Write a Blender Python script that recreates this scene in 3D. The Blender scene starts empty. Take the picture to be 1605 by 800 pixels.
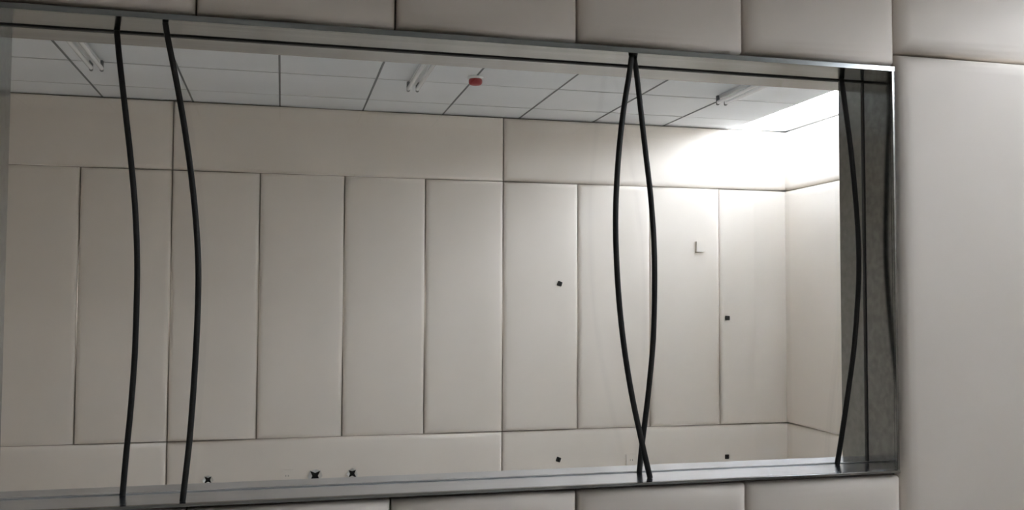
import bpy, bmesh, math, random
from mathutils import Vector, Matrix
random.seed(7)
scn = bpy.context.scene

# ------------------------------------------------------------------ camera
FPX = 1462.0                                   # focal length in pixels of the 1605 x 800 frame
YAW, PITCH, ROLL = 0.2419, 0.0457, 0.0041
CAM = Vector((0.0, 0.0, 1.5))
_cy, _sy, _cp, _sp = math.cos(YAW), math.sin(YAW), math.cos(PITCH), math.sin(PITCH)
FWD = Vector((_sy * _cp, _cy * _cp, _sp))
_rt = Vector((_cy, -_sy, 0.0)); _up = _rt.cross(FWD)
RGT = math.cos(ROLL) * _rt + math.sin(ROLL) * _up
UPV = -math.sin(ROLL) * _rt + math.cos(ROLL) * _up
cam = bpy.data.cameras.new('camera'); camo = bpy.data.objects.new('camera', cam)
scn.collection.objects.link(camo)
cam.sensor_fit = 'HORIZONTAL'; cam.sensor_width = 36.0; cam.lens = FPX / 1605.0 * 36.0
cam.clip_start = 0.02; cam.clip_end = 200
camo.matrix_world = Matrix(((RGT.x, UPV.x, -FWD.x, CAM.x), (RGT.y, UPV.y, -FWD.y, CAM.y), (RGT.z, UPV.z, -FWD.z, CAM.z), (0, 0, 0, 1)))
scn.camera = camo

# ------------------------------------------------------------------ sky, exposure
SKY = 46.0
world = bpy.data.worlds.new('overcast_sky'); scn.world = world; world.use_nodes = True
bg = world.node_tree.nodes['Background']
bg.inputs['Color'].default_value = (0.855, 0.915, 1.0, 1); bg.inputs['Strength'].default_value = SKY
scn.view_settings.view_transform = 'Standard'; scn.view_settings.look = 'None'
scn.view_settings.gamma = 1.0; scn.view_settings.use_curve_mapping = False
scn.view_settings.exposure = 0.0
cy = scn.cycles
cy.use_denoising = True
cy.max_bounces = 14; cy.diffuse_bounces = 10; cy.glossy_bounces = 6; cy.transparent_max_bounces = 12
cy.sample_clamp_indirect = 0.0

# ------------------------------------------------------------------ dimensions (metres, camera stands at x=0 y=0)
ZC = 2.89                                      # suspended ceiling
XR, XL = 4.03, -3.26                           # room sides
YB = 6.916                                     # face of the padded back wall
YN = 2.88                                      # face of the padded wall with the window
YREAR = -1.4
PT = 0.045                                     # padding thickness
PTN = 0.075                                    # thicker padding round the window
GX0, GX1 = -0.8625, 2.1375                     # grid lines at the window's sides
WX0, WX1, WZ0, WZ1 = -0.842, 2.114, 0.897, 2.318   # clear opening of the window
WY0, WY1, WYG = 2.893, 3.222, 3.062            # front lip, back edge, glass
SLOT = 3.568                                   # the ceiling stops here, light well beyond
ZTOP = 3.62
SIDES = ((-1.4, 2.93, 2.96, 3.125), (3.23, 6.95, 2.95, 3.215))   # strip windows high in the light well: y0, y1, z0, z1 (near room, room behind the glass)

def daylight_portal(name, loc, rot, sx, sy):
    """marks an opening to the sky for the sampler; gives no light of its own"""
    l = bpy.data.lights.new(name, 'AREA'); l.shape = 'RECTANGLE'; l.size = sx; l.size_y = sy
    l.cycles.is_portal = True
    o = bpy.data.objects.new(name, l); scn.collection.objects.link(o); o.location = loc; o.rotation_euler = rot
for y0, y1, z0, z1 in SIDES:
    daylight_portal('sky_opening', (XR + 0.02, (y0 + y1) / 2, (z0 + z1) / 2), (0, math.pi / 2, 0), z1 - z0, y1 - y0)
FILL_SLIT = (3.62, 3.73, 0.02, 2.05)                # unseen slit added in the left wall to brighten the far room: y0, y1, z0, z1
daylight_portal('sky_opening', (XL - 0.19, (FILL_SLIT[0] + FILL_SLIT[1]) / 2, (FILL_SLIT[2] + FILL_SLIT[3]) / 2), (0, -math.pi / 2, 0), FILL_SLIT[3] - FILL_SLIT[2], FILL_SLIT[1] - FILL_SLIT[0])

# ------------------------------------------------------------------ materials
def newmat(name):
    m = bpy.data.materials.new(name); m.use_nodes = True
    nt = m.node_tree; return m, nt, nt.nodes['Principled BSDF']
def mix_noise(nt, c1, c2, scale, detail=3.0, coord='Object', lo=0.35, hi=0.65, vec_scale=None):
    tc = nt.nodes.new('ShaderNodeTexCoord'); src = tc.outputs[coord]
    if vec_scale:
        mp = nt.nodes.new('ShaderNodeMapping'); mp.inputs['Scale'].default_value = vec_scale
        nt.links.new(src, mp.inputs['Vector']); src = mp.outputs['Vector']
    n = nt.nodes.new('ShaderNodeTexNoise'); n.inputs['Scale'].default_value = scale; n.inputs['Detail'].default_value = detail
    nt.links.new(src, n.inputs['Vector'])
    r = nt.nodes.new('ShaderNodeValToRGB')
    r.color_ramp.elements[0].position = lo; r.color_ramp.elements[0].color = (*c1, 1)
    r.color_ramp.elements[1].position = hi; r.color_ramp.elements[1].color = (*c2, 1)
    nt.links.new(n.outputs['Fac'], r.inputs['Fac'])
    return r.outputs['Color'], n.outputs['Fac'], src
def bump(nt, b, height, strength, dist):
    bp = nt.nodes.new('ShaderNodeBump'); bp.inputs['Strength'].default_value = strength; bp.inputs['Distance'].default_value = dist
    nt.links.new(height, bp.inputs['Height']); nt.links.new(bp.outputs['Normal'], b.inputs['Normal'])
def plain(name, col, rough=0.6, metal=0.0, var=0.06, scale=6.0, spec=0.5):
    m, nt, b = newmat(name)
    c, f, _ = mix_noise(nt, tuple(x * (1 - var) for x in col), tuple(min(1, x * (1 + var)) for x in col), scale)
    nt.links.new(c, b.inputs['Base Color'])
    b.inputs['Roughness'].default_value = rough; b.inputs['Metallic'].default_value = metal
    b.inputs['Specular IOR Level'].default_value = spec
    return m

# cream leatherette of the wall padding
M_PAD, nt, b = newmat('cream_leatherette')
c, f, src = mix_noise(nt, (0.795, 0.732, 0.662), (0.83, 0.766, 0.696), 1.3, 2.0)
nt.links.new(c, b.inputs['Base Color'])
b.inputs['Roughness'].default_value = 0.62; b.inputs['Specular IOR Level'].default_value = 0.25
n1 = nt.nodes.new('ShaderNodeTexNoise'); n1.inputs['Scale'].default_value = 3.5; n1.inputs['Detail'].default_value = 2.0
nt.links.new(src, n1.inputs['Vector']); bump(nt, b, n1.outputs['Fac'], 0.35, 0.012)

M_BOARD = plain('grey_backing_board', (0.22, 0.195, 0.15), 0.9)
M_PLASTER = plain('white_plaster', (0.85, 0.86, 0.87), 0.9, var=0.03)
M_FLOOR = plain('grey_vinyl_floor', (0.68, 0.665, 0.64), 0.6)
M_TILE, nt, b = newmat('white_ceiling_tile')
c, f, src = mix_noise(nt, (0.74, 0.762, 0.78), (0.78, 0.80, 0.82), 2.0, 2.0)
nt.links.new(c, b.inputs['Base Color']); b.inputs['Roughness'].default_value = 0.85; b.inputs['Specular IOR Level'].default_value = 0.2
M_GRID = plain('grey_ceiling_grid', (0.20, 0.21, 0.215), 0.7)
M_GRIDX = plain('pale_grey_ceiling_grid', (0.52, 0.53, 0.535), 0.7)

# brushed stainless steel
M_STEEL, nt, b = newmat('brushed_steel')
c, f, src = mix_noise(nt, (0.32, 0.33, 0.325), (0.38, 0.39, 0.385), 9.0, 3.0, vec_scale=(0.15, 4.0, 4.0))
nt.links.new(c, b.inputs['Base Color']); b.inputs['Metallic'].default_value = 1.0
b.inputs['Roughness'].default_value = 0.14

M_SILL = M_STEEL.copy(); M_SILL.name = 'sill_steel_painted_sheen'
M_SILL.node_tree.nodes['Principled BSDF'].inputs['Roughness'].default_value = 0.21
for e, c3 in zip(M_SILL.node_tree.nodes['Color Ramp'].color_ramp.elements, ((0.63, 0.68, 0.76, 1), (0.68, 0.73, 0.81, 1))): e.color = c3  # same steel, colour made paler and bluer to paint in reflected daylight
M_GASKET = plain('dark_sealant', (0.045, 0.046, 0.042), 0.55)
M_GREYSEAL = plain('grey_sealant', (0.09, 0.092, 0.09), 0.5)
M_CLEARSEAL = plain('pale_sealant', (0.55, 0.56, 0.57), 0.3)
M_CABLE, nt, b = newmat('black_cable_sheath')
b.inputs['Base Color'].default_value = (0.012, 0.0115, 0.010, 1); b.inputs['Roughness'].default_value = 0.55
tc = nt.nodes.new('ShaderNodeTexCoord'); nz = nt.nodes.new('ShaderNodeTexNoise'); nz.inputs['Scale'].default_value = 90
nt.links.new(tc.outputs['Object'], nz.inputs['Vector']); bump(nt, b, nz.outputs['Fac'], 0.4, 0.003)
M_BLACK = plain('black_plastic', (0.012, 0.012, 0.012), 0.6)
M_HOLE = plain('dark_hole', (0.008, 0.008, 0.008), 0.95, spec=0.0)
M_CREAM = plain('cream_plastic', (0.80, 0.74, 0.67), 0.45, var=0.01)
M_WHITE = plain('white_plastic', (0.78, 0.78, 0.76), 0.4, var=0.02)
M_LAMPBODY = plain('white_enamel', (0.72, 0.73, 0.73), 0.35, var=0.02)
M_TUBE = plain('opal_glass_tube', (0.86, 0.87, 0.87), 0.15, var=0.01)
M_SOCKET = plain('grey_lamp_holder', (0.20, 0.21, 0.215), 0.5)
M_RED = plain('red_plastic', (0.36, 0.01, 0.012), 0.4, var=0.05)

# clear glazing: mostly see-through, mirror-like reflection by Fresnel
M_GLASS = bpy.data.materials.new('clear_glass'); M_GLASS.use_nodes = True
nt = M_GLASS.node_tree; nt.nodes.clear()
out = nt.nodes.new('ShaderNodeOutputMaterial'); mx = nt.nodes.new('ShaderNodeMixShader')
tr = nt.nodes.new('ShaderNodeBsdfTransparent'); tr.inputs['Color'].default_value = (0.975, 0.98, 0.978, 1)
gl = nt.nodes.new('ShaderNodeBsdfGlossy'); gl.inputs['Roughness'].default_value = 0.0
fr = nt.nodes.new('ShaderNodeFresnel'); fr.inputs['IOR'].default_value = 1.45
nt.links.new(fr.outputs['Fac'], mx.inputs['Fac']); nt.links.new(tr.outputs[0], mx.inputs[1]); nt.links.new(gl.outputs[0], mx.inputs[2])
nt.links.new(mx.outputs[0], out.inputs['Surface'])

# ------------------------------------------------------------------ helpers
def link(name, me, mat, parent=None, loc=(0, 0, 0), rot=(0, 0, 0)):
    o = bpy.data.objects.new(name, me); scn.collection.objects.link(o)
    if mat is not None and len(me.materials) == 0: me.materials.append(mat)
    o.location = loc; o.rotation_euler = rot
    if parent is not None: o.parent = parent
    return o
def to_mesh(name, bm, smooth=False):
    bmesh.ops.recalc_face_normals(bm, faces=bm.faces)
    me = bpy.data.meshes.new(name); bm.to_mesh(me); bm.free()
    if smooth:
        for p in me.polygons: p.use_smooth = True
    return me
def add_box(bm, x0, x1, y0, y1, z0, z1):
    v = [bm.verts.new(p) for p in ((x0, y0, z0), (x1, y0, z0), (x1, y1, z0), (x0, y1, z0), (x0, y0, z1), (x1, y0, z1), (x1, y1, z1), (x0, y1, z1))]
    for f in ((0, 3, 2, 1), (4, 5, 6, 7), (0, 1, 5, 4), (1, 2, 6, 5), (2, 3, 7, 6), (3, 0, 4, 7)): bm.faces.new([v[i] for i in f])
def boxes(name, mat, bl, parent=None, bevel=0.0):
    bm = bmesh.new()
    for q in bl: add_box(bm, *q)
    if bevel: bmesh.ops.bevel(bm, geom=list(bm.edges), offset=bevel, segments=2, affect='EDGES', profile=0.5)
    return link(name, to_mesh(name, bm), mat, parent)
def lathe(bm, prof, n=24, axis='Z'):
    rings = []
    for r, h in prof:
        rings.append([bm.verts.new((r * math.cos(2 * math.pi * i / n), r * math.sin(2 * math.pi * i / n), h)) for i in range(n)])
    for a, c2 in zip(rings, rings[1:]):
        for i in range(n): bm.faces.new((a[i], a[(i + 1) % n], c2[(i + 1) % n], c2[i]))
    bm.faces.new(rings[0][::-1]); bm.faces.new(rings[-1])
def empty(name, loc=(0, 0, 0), parent=None):
    o = bpy.data.objects.new(name, None); scn.collection.objects.link(o); o.location = loc; o.empty_display_size = 0.1
    if parent is not None: o.parent = parent
    return o
def tag(o, label, cat, group=None):
    o['label'] = label; o['category'] = cat
    if group: o['group'] = group
    return o
def struct(o): o['kind'] = 'structure'; return o

# padded panel facing -Y, back on y=0, centre at the origin: soft rounded rim, slightly domed face
_pcache = {}
def panel_mesh(w, h, t=PT, r=0.034):
    key = (round(w, 3), round(h, 3), t, r)
    if key in _pcache: return _pcache[key]
    bm = bmesh.new(); rings = []
    prof = [(0.0, 0.0), (0.0, t - r * 0.78)]
    for k in range(1, 5):
        a = math.pi / 2 * k / 4
        prof.append((r * (1 - math.cos(a)), t - r * 0.78 + r * 0.78 * math.sin(a)))
    prof.append((min(w, h) * 0.30, t + 0.005))
    for ins, d in prof:
        x, z = w / 2 - ins, h / 2 - ins
        rings.append([bm.verts.new((sx * x, -d, sz * z)) for sx, sz in ((-1, -1), (1, -1), (1, 1), (-1, 1))])
    for a, c2 in zip(rings, rings[1:]):
        for i in range(4): bm.faces.new((a[i], a[(i + 1) % 4], c2[(i + 1) % 4], c2[i]))
    bm.faces.new(rings[-1]); bm.faces.new(rings[0][::-1])
    _pcache[key] = to_mesh('padded_panel', bm, True)
    return _pcache[key]
def pad(parent, a0, a1, z0, z1, face, side='back', gap=0.006, jit=0.002, t=PT, r=0.034):
    """a padded panel between grid lines a0..a1 and z0..z1; FACE is the coordinate of the backing it is glued to"""
    w, h = a1 - a0 - gap, z1 - z0 - gap
    j = random.uniform(-jit, jit)
    ca, cz = (a0 + a1) / 2, (z0 + z1) / 2
    if side == 'back': loc, rz = (ca, face + j, cz), 0.0          # faces -Y
    elif side == 'front': loc, rz = (ca, face + j, cz), math.pi   # faces +Y
    elif side == 'right': loc, rz = (face + j, ca, cz), -math.pi / 2   # faces -X
    else: loc, rz = (face + j, ca, cz), math.pi / 2
    return link('padded_panel', panel_mesh(w, h, t, r), M_PAD, parent, loc, (0, 0, rz))

# ------------------------------------------------------------------ structure
floor = struct(boxes('floor', M_FLOOR, [(XL - 0.2, XR + 0.25, YREAR - 0.2, YB + 0.3, -0.1, 0.0)]))

# back wall of the room behind the glass
YBW = YB + PT
wall_back = struct(boxes('wall_back', M_BOARD, [(XL - 0.2, XR + 0.25, YBW, YBW + 0.15, 0, ZC)]))
ZT, ZB = 2.392, 0.484
FX = 1.640
def seams(step, x0, x1):
    k0 = math.floor((x0 - FX) / step) - 1; s = [x0]
    for k in range(k0, k0 + 40):
        x = FX + k * step
        if x0 + 0.08 < x < x1 - 0.08: s.append(x)
    s.append(x1); return s
XE = XR + 0.04
for a, c2 in zip(seams(2.4, XL, XE)[:-1], seams(2.4, XL, XE)[1:]):
    pad(wall_back, a, c2, ZT, ZC - 0.006, YBW)
    pad(wall_back, a, c2, 0.0, ZB, YBW)
for a, c2 in zip(seams(0.6, XL, XE)[:-1], seams(0.6, XL, XE)[1:]):
    pad(wall_back, a, c2, ZB, ZT, YBW)

# right wall (both rooms)
XRW = XR + PT
wall_right = struct(boxes('wall_right', M_BOARD, [(XRW, XRW + 0.15, YREAR, 3.0, 0, ZC), (XRW, XRW + 0.15, 3.0, YB + 0.2, 0, ZC)]))
ys = [YB + 0.04, 5.70, 4.50, 3.30]
for a, c2 in zip(ys[1:], ys[:-1]): pad(wall_right, a, c2, ZB, ZT, XRW, 'right')
for z0, z1 in ((0, ZB), (ZT, ZC - 0.006)):
    pad(wall_right, 4.50, YB + 0.04, z0, z1, XRW, 'right'); pad(wall_right, 3.30, 4.50, z0, z1, XRW, 'right')
ys = [2.86, 1.66, 0.46, -0.74]
for a, c2 in zip(ys[1:], ys[:-1]):
    pad(wall_right, a, c2, 0, 2.385, XRW, 'right'); pad(wall_right, a, c2, 2.385, ZC - 0.006, XRW, 'right')
# left and rear walls, outside the picture
wall_left = struct(boxes('wall_left', M_PAD, [
    (XL - 0.2, XL, YREAR, FILL_SLIT[0], 0, ZC), (XL - 0.2, XL, FILL_SLIT[1], YB + 0.2, 0, ZC), (XL - 0.2, XL, FILL_SLIT[0], FILL_SLIT[1], FILL_SLIT[3], ZC)]))
M_REAR = plain('beige_rear_wall', (0.58, 0.535, 0.48), 0.8)
wall_rear = struct(boxes('wall_rear', M_REAR, [(XL - 0.2, XR + 0.25, YREAR - 0.15, YREAR, 0, ZC)]))

# wall with the window
YW = YN + PTN
NR = dict(t=PTN, r=0.055)
wall_front = struct(boxes('wall_front', M_BOARD, [
    (XL, GX0 + 0.006, YW, WY1, 0, ZTOP), (GX1 - 0.008, XR + PT, YW, WY1, 0, ZTOP),
    (GX0, GX1, YW, 3.192, 0, WZ0 - 0.012), (GX0, GX1, YW, WY1, WZ1 + 0.012, ZTOP)]))
ZNT, ZNB = 2.346, 0.876
gx = [GX0 + 0.6 * k for k in range(6)]
for a, c2 in zip(gx[:-1], gx[1:]):
    pad(wall_front, a, c2, ZNT, ZC - 0.006, YW, **NR); pad(wall_front, a, c2, 0.0, ZNB, YW, **NR)
for a, c2 in ((GX1, GX1 + 0.72), (GX1 + 0.72, GX1 + 1.32), (GX1 + 1.32, XR), (GX0 - 0.6, GX0), (GX0 - 1.2, GX0 - 0.6), (GX0 - 1.8, GX0 - 1.2)):
    pad(wall_front, a + (0.006 if a == GX1 else 0), c2, 0.0, 2.388, YW, **NR); pad(wall_front, a, c2, 2.388, ZC - 0.006, YW, **NR)

# ceiling: tiles over a dark grid, stops short of the right wall
ceiling = struct(boxes('ceiling', M_GRID, [(XL - 0.2, SLOT - 0.004, YREAR - 0.1, YW, ZC + 0.018, ZC + 0.05), (XL - 0.2, SLOT - 0.004, WY1, YB + 0.2, ZC + 0.018, ZC + 0.05)]))
CX = 1.168
_tc = {}
def tile(x0, x1, y0, y1):
    gx_, gy_ = 0.009, 0.005
    w, d = x1 - x0 - gx_, y1 - y0 - gy_
    k = (round(w, 3), round(d, 3))
    if k not in _tc:
        bm = bmesh.new(); add_box(bm, -w / 2, w / 2, -d / 2, d / 2, 0, 0.02); _tc[k] = to_mesh('ceiling_tile', bm)
    link('ceiling_tile', _tc[k], M_TILE, ceiling, ((x0 + x1) / 2, (y0 + y1) / 2, ZC + random.uniform(-0.0015, 0.0015)))
xs = [XL] + [CX + 0.6 * k for k in range(-7, 5)]
ysf = [YB + PT, 6.562, 5.914, 5.266, 4.618, 3.970, WY1]
ysn = [YW, 2.60, 1.952, 1.304, 0.656, 0.008, -0.64, YREAR]
for a, c2 in zip(xs[:-1], xs[1:]):
    for rows in (ysf, ysn):
        for y1, y0 in zip(rows[:-1], rows[1:]): tile(a, c2, y0, y1)

for rows in (ysf, ysn):
    y1, y0 = rows[0], rows[-1]
    for x in xs[1:-1]:
        boxes('grid_bar', M_GRID, [(x - 0.006, x + 0.006, y0, y1, ZC - 0.003, ZC + 0.02)], ceiling)
    for y in rows[1:-1]:
        boxes('cross_bar', M_GRIDX, [(XL, SLOT - 0.004, y - 0.004, y + 0.004, ZC - 0.002, ZC + 0.02)], ceiling)

# light well over the strip along the right wall, open to the sky above and to the side
lw = struct(boxes('wall_lightwell', M_PLASTER, [
    (SLOT - 0.10, SLOT - 0.001, YREAR - 0.1, YW, ZC + 0.021, ZTOP), (SLOT - 0.10, SLOT - 0.001, WY1, YB + 0.2, ZC + 0.021, ZTOP),
    *[(XR + 0.01, XR + 0.10, y0, y1, a, c2) for y0, y1, z0, z1 in SIDES for a, c2 in ((ZC + 0.004, z0), (z1, ZTOP))],
    (SLOT - 0.1, XR + 0.25, YBW - 0.03, YBW + 0.14, ZC + 0.004, ZTOP), (SLOT - 0.1, XR + 0.25, YREAR - 0.15, YREAR, ZC + 0.004, ZTOP)]))
roof = struct(boxes('roof', M_PLASTER, [(XL - 0.3, XR + 0.25, YREAR - 0.3, YB + 0.3, ZTOP, ZTOP + 0.12),
    (XL - 0.3, XL - 0.2, YREAR - 0.3, YB + 0.3, ZC, ZTOP), (XL - 0.3, SLOT - 0.1, YREAR - 0.3, YREAR - 0.16, ZC, ZTOP), (XL - 0.3, SLOT - 0.1, YB + 0.2, YB + 0.3, ZC, ZTOP)]))

# ------------------------------------------------------------------ observation window: steel lining, sealant, glass
win = struct(empty('window_1', ((WX0 + WX1) / 2, WY0, WZ0)))
def wpart(name, mat, bl, bevel=0.0, parent=win):
    o = boxes(name, mat, bl, None, bevel); o.parent = win; o.matrix_parent_inverse = Matrix.Translation(-win.location); return o
LIP = 0.018
WYL = WY0 + 0.012
wpart('head_lining', M_STEEL, [(WX0, WX1, WYL, WY1, WZ1, WZ1 + 0.012)])
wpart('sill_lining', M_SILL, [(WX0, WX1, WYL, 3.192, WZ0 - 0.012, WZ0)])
wpart('side_lining', M_STEEL, [(WX0 - 0.012, WX0, WYL, WY1, WZ0 - 0.012, WZ1 + 0.012)])
wpart('side_lining', M_STEEL, [(WX1, WX1 + 0.012, WYL, WY1, WZ0 - 0.012, WZ1 + 0.012)])
wpart('front_lip', M_STEEL, [(WX0 - 0.012, WX1 + 0.012, WY0 - 0.002, WY0 + 0.012, WZ1, WZ1 + LIP)], 0.0008)
wpart('front_lip', M_STEEL, [(WX0 - 0.012, WX1 + 0.012, WY0 - 0.002, WY0 + 0.012, WZ0 - 0.009, WZ0)], 0.0008)
wpart('front_lip', M_STEEL, [(WX0 - 0.014, WX0, WY0 - 0.002, WY0 + 0.012, WZ0, WZ1)], 0.0008)
wpart('front_lip', M_STEEL, [(WX1, WX1 + 0.010, WY0 - 0.002, WY0 + 0.012, WZ0, WZ1)], 0.002)
gp = wpart('glass_pane', M_GLASS, [(WX0 + 0.002, WX1 - 0.002, WYG, WYG + 0.010, WZ0 + 0.002, WZ1 - 0.002)])
S = 0.004
wpart('sealant_strip', M_GASKET, [(WX0, WX1, WYG - 0.004, WYG + 0.014, WZ1 - S, WZ1 - 0.0005)])
wpart('sealant_strip', M_CLEARSEAL, [(WX0, WX1, WYG - 0.002, WYG + 0.012, WZ0 + 0.0005, WZ0 + 0.0025)])
wpart('sealant_strip', M_GREYSEAL, [(WX0 + 0.0005, WX0 + 0.003, WYG - 0.002, WYG + 0.012, WZ0 + 0.004, WZ1 - S)])
wpart('sealant_strip', M_GREYSEAL, [(WX1 - 0.003, WX1 - 0.0005, WYG - 0.002, WYG + 0.012, WZ0 + 0.004, WZ1 - S)])

# ------------------------------------------------------------------ hanging cables
def pix_ray(px, py): return FWD + (px - 802.5) / FPX * RGT - (py - 400.0) / FPX * UPV
def spot(px, py, Y):
    d = pix_ray(px, py); return CAM + d * (Y / d.y)
def catmull(pts, n=8):
    P = [pts[0] * 2 - pts[1]] + pts + [pts[-1] * 2 - pts[-2]]; res = []
    for i in range(1, len(P) - 2):
        p0, p1, p2, p3 = P[i - 1:i + 3]
        for k in range(n):
            t = k / n
            res.append(0.5 * (2 * p1 + (p2 - p0) * t + (2 * p0 - 5 * p1 + 4 * p2 - p3) * t * t + (3 * p1 - p0 - 3 * p2 + p3) * t ** 3))
    res.append(pts[-1]); return res
def tube(bm, pts, r, n=12):
    rings = []; prev = Vector((1, 0, 0))
    for i, p in enumerate(pts):
        t = (pts[min(i + 1, len(pts) - 1)] - pts[max(i - 1, 0)]).normalized()
        a = (prev - t * prev.dot(t)).normalized(); b2 = t.cross(a); prev = a
        rings.append([bm.verts.new(p + r * (math.cos(2 * math.pi * k / n) * a + math.sin(2 * math.pi * k / n) * b2)) for k in range(n)])
    for a, c2 in zip(rings, rings[1:]):
        for i in range(n): bm.faces.new((a[i], a[(i + 1) % n], c2[(i + 1) % n], c2[i]))
    bm.faces.new(rings[0][::-1]); bm.faces.new(rings[-1])
CABLES = [
    # label, radius, course down the cable as seen in the photograph, swing in depth at mid-height
    ('black cable at the far left, hanging against the glass, first from the left', 0.0088,
     [(183, 51), (187, 90), (196, 170), (205, 250), (212, 330), (215, 410), (214, 480), (211, 560), (205, 640), (198, 710), (192, 776)], -0.02),
    ('black cable bowing right at the front edge of the sill, second from the left', 0.0088,
     [(259, 35), (264, 65), (277, 130), (290, 205), (301, 285), (308, 360), (311, 430), (309, 510), (304, 600), (298, 680), (291, 745), (286, 787)], 0.005),
    ('black cable bowing left in the crossing pair, ending on the front edge of the sill', 0.0096,
     [(990, 88), (986, 118), (977, 175), (969, 250), (965, 330), (966, 400), (971, 480), (979, 550), (990, 618), (1003, 680), (1012, 720), (1019, 750)], -0.005),
    ('black cable bowing right in the crossing pair, ending back at the glass', 0.0096,
     [(994, 92), (998, 118), (1004, 170), (1012, 240), (1020, 310), (1025, 380), (1026, 450), (1024, 530), (1018, 600), (1011, 660), (1006, 700), (1002, 738)], 0.015),
    ('black cable at the far right, bowing in front of the steel side lining', 0.0092,
     [(1319, 124), (1325, 170), (1333, 230), (1340, 300), (1345, 370), (1346, 430), (1343, 490), (1338, 550), (1330, 610), (1322, 665), (1316, 705), (1312, 729)], -0.025),
]
def on_level(px, py, z, lo, hi):
    d = pix_ray(px, py); return min(hi, max(lo, d.y * (z - CAM.z) / d.z))
for lab, rad, pp, bulge in CABLES:
    n = len(pp); pts = []
    ya = on_level(*pp[0], WZ1, 2.915, WYG - 0.013); yb = on_level(*pp[-1], WZ0, 2.915, WYG - 0.013)
    for i, (x, y) in enumerate(pp):
        t = i / (n - 1)
        p = spot(x, y, ya * (1 - t) + yb * t + bulge * 4 * t * (1 - t)); pts.append(p)
    pts[0].z = WZ1 - 0.0005; pts[-1].z = WZ0 + 0.0005
    bm = bmesh.new(); tube(bm, catmull(pts), rad)
    o = link('hanging_cable', to_mesh('hanging_cable', bm, True), M_CABLE)
    tag(o, lab, 'cable', 'black cables hanging in the window')

# ------------------------------------------------------------------ twin-tube ceiling lights
def tube_light():
    root = empty('ceiling_light')
    L = 1.22
    bm = bmesh.new(); add_box(bm, -0.022, 0.022, -L, 0, -0.028, 0)
    bmesh.ops.bevel(bm, geom=[e for e in bm.edges], offset=0.004, segments=2, affect='EDGES')
    link('housing', to_mesh('housing', bm), M_LAMPBODY, root)
    for s in (-1, 1):
        bm = bmesh.new(); tube(bm, [Vector((s * 0.029, -L + 0.02, -0.052)), Vector((s * 0.029, -0.02, -0.052))], 0.013, 14)
        link('lamp_tube', to_mesh('lamp_tube', bm, False), M_TUBE, root)
        for y in (-L + 0.008, -0.008):
            bm = bmesh.new(); add_box(bm, s * 0.029 - 0.010, s * 0.029 + 0.010, y - 0.012, y + 0.012, -0.070, -0.004)
            bmesh.ops.bevel(bm, geom=[e for e in bm.edges], offset=0.004, segments=2, affect='EDGES')
            link('lamp_holder', to_mesh('lamp_holder', bm), M_SOCKET, root)
    return root
def copy_tree(o, parent=None):
    c2 = o.copy(); scn.collection.objects.link(c2); c2.parent = parent
    for ch in list(o.children): copy_tree(ch, c2)
    return c2
lamp = tube_light()
for i, (x, y, lab) in enumerate((
        (-1.075, 5.86, 'unlit twin-tube ceiling light above the two cables at the left'),
        (0.80, 5.93, 'unlit twin-tube ceiling light beside the red detector cap'),
        (2.90, 5.80, 'unlit twin-tube ceiling light nearest the bright strip of daylight'))):
    o = lamp if i == 0 else copy_tree(lamp)
    o.location = (x, y, ZC - 0.001)
    tag(o, lab, 'ceiling light', 'twin-tube lights on the ceiling behind the glass')

# red-capped smoke detector
det = tag(empty('smoke_detector', (1.165, 5.70, ZC)), 'round smoke detector with a red dust cap on the ceiling', 'detector')
bm = bmesh.new(); lathe(bm, [(0.048, 0.0), (0.050, -0.010), (0.046, -0.018)])
link('base', to_mesh('base', bm, False), M_WHITE, det)
bm = bmesh.new(); lathe(bm, [(0.040, -0.018), (0.043, -0.026), (0.042, -0.042), (0.034, -0.052), (0.018, -0.056)])
o = link('dust_cap', to_mesh('dust_cap', bm, True), M_RED, det); o['label'] = 'red dust cap'

# ------------------------------------------------------------------ small things on the back wall
YF = YB - 0.006
for x, z, rot, lab in (
        (2.086, 1.609, 0.35, 'small tilted black square plug on a tall panel left of the crossing cables'),
        (3.501, 1.342, 0.0, 'small black square plug on the tall panel nearest the far right corner'),
        (2.078, 0.262, 0.35, 'small tilted black square plug on the low panel left of the crossing cables'),
        (3.487, 0.232, 0.0, 'small black square plug on the low panel right of the crossing cables')):
    root = empty('square_plug', (x, YF, z)); root.rotation_euler = (0, rot, 0)
    bm = bmesh.new(); add_box(bm, -0.018, 0.018, -0.005, 0.012, -0.018, 0.018)
    bmesh.ops.bevel(bm, geom=list(bm.edges), offset=0.003, segments=2, affect='EDGES')
    link('cap', to_mesh('cap', bm), M_BLACK, root)
    bm = bmesh.new(); add_box(bm, -0.005, 0.005, -0.008, -0.003, -0.010, 0.010)
    link('slot', to_mesh('slot', bm), M_HOLE, root)
    tag(root, lab, 'plug', 'black square plugs on the back wall')

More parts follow.
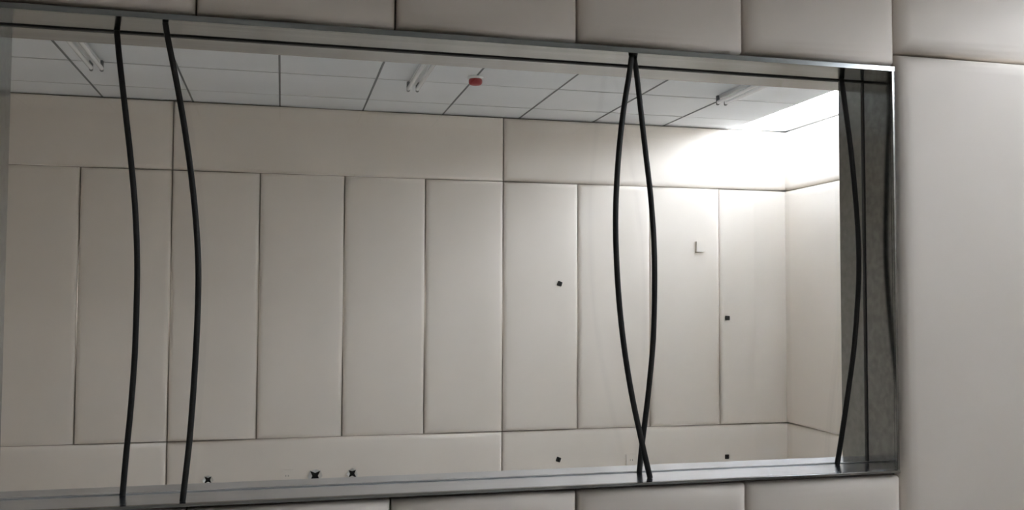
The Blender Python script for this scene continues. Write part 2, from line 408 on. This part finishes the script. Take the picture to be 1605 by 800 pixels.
def wall_plate(x, z, w, h, name, holes=True, t=0.011):
    root = empty(name, (x, YF, z))
    bm = bmesh.new(); add_box(bm, -w / 2, w / 2, -t, 0.010, -h / 2, h / 2)
    bmesh.ops.bevel(bm, geom=list(bm.edges), offset=0.0015, segments=2, affect='EDGES')
    link('face_plate', to_mesh('face_plate', bm), M_CREAM, root)
    if holes:
        for hx in (-0.009, 0.009):
            bm = bmesh.new(); add_box(bm, hx - 0.0016, hx + 0.0016, -0.0118, -0.006, -0.006, 0.006)
            link('pin_hole', to_mesh('pin_hole', bm), M_HOLE, root)
    return root
tag(wall_plate(0.058, 0.224, 0.086, 0.086, 'wall_socket'), 'white wall socket on the low panel beside a torn star-shaped hole', 'socket')
tag(wall_plate(2.668, 0.238, 0.086, 0.086, 'wall_socket'), 'white wall socket on the low panel behind the crossing cables', 'socket')
tag(wall_plate(3.262, 1.915, 0.075, 0.085, 'blank_plate', False, 0.020), 'pale blank plate high on a tall panel right of the crossing cables', 'plate')

# star-shaped tears in the padding of the low panels: dark opening with turned-out flaps
low = [p for p in wall_back.children if p.name.startswith('padded_panel')]
def torn_hole(x, z, s, seed):
    rnd = random.Random(seed)
    host = min((p for p in low if p.location.z < 0.4), key=lambda p: abs(p.location.x - x))
    root = empty('torn_hole', (x - host.location.x, YF - host.location.y, z - host.location.z), host)
    bm = bmesh.new(); n = 8; ring = []
    for i in range(n):
        a = math.pi / 4 + i * math.pi / 4
        r = s * (rnd.uniform(1.25, 1.6) if i % 2 == 0 else rnd.uniform(0.46, 0.58))
        ring.append((math.cos(a) * r, math.sin(a) * r))
    f = bm.faces.new([bm.verts.new((x2, -0.002, z2)) for x2, z2 in ring])
    ext = bmesh.ops.extrude_face_region(bm, geom=[f])
    for v in ext['geom']:
        if isinstance(v, bmesh.types.BMVert): v.co.y += 0.012
    link('opening', to_mesh('opening', bm), M_HOLE, root)
    for i in range(1, n, 2):                       # a flap folded outwards on each side of the star
        a0, a1, am = ring[i - 1], ring[(i + 1) % n], ring[i]
        bm = bmesh.new()
        v = [bm.verts.new((a0[0] * 0.95, -0.003, a0[1] * 0.95)), bm.verts.new((a1[0] * 0.95, -0.003, a1[1] * 0.95)),
             bm.verts.new((am[0] * 1.05, -0.004, am[1] * 1.05)),
             bm.verts.new((am[0] * 2.6, -0.020 - rnd.uniform(0, 0.008), am[1] * 2.6))]
        bm.faces.new((v[0], v[2], v[3])); bm.faces.new((v[2], v[1], v[3]))
        bmesh.ops.solidify(bm, geom=list(bm.faces), thickness=0.0015)
        link('flap', to_mesh('flap', bm), M_WHITE, root)
torn_hole(-0.480, 0.216, 0.026, 3)
torn_hole(0.255, 0.214, 0.036, 5)
torn_hole(0.518, 0.219, 0.030, 8)
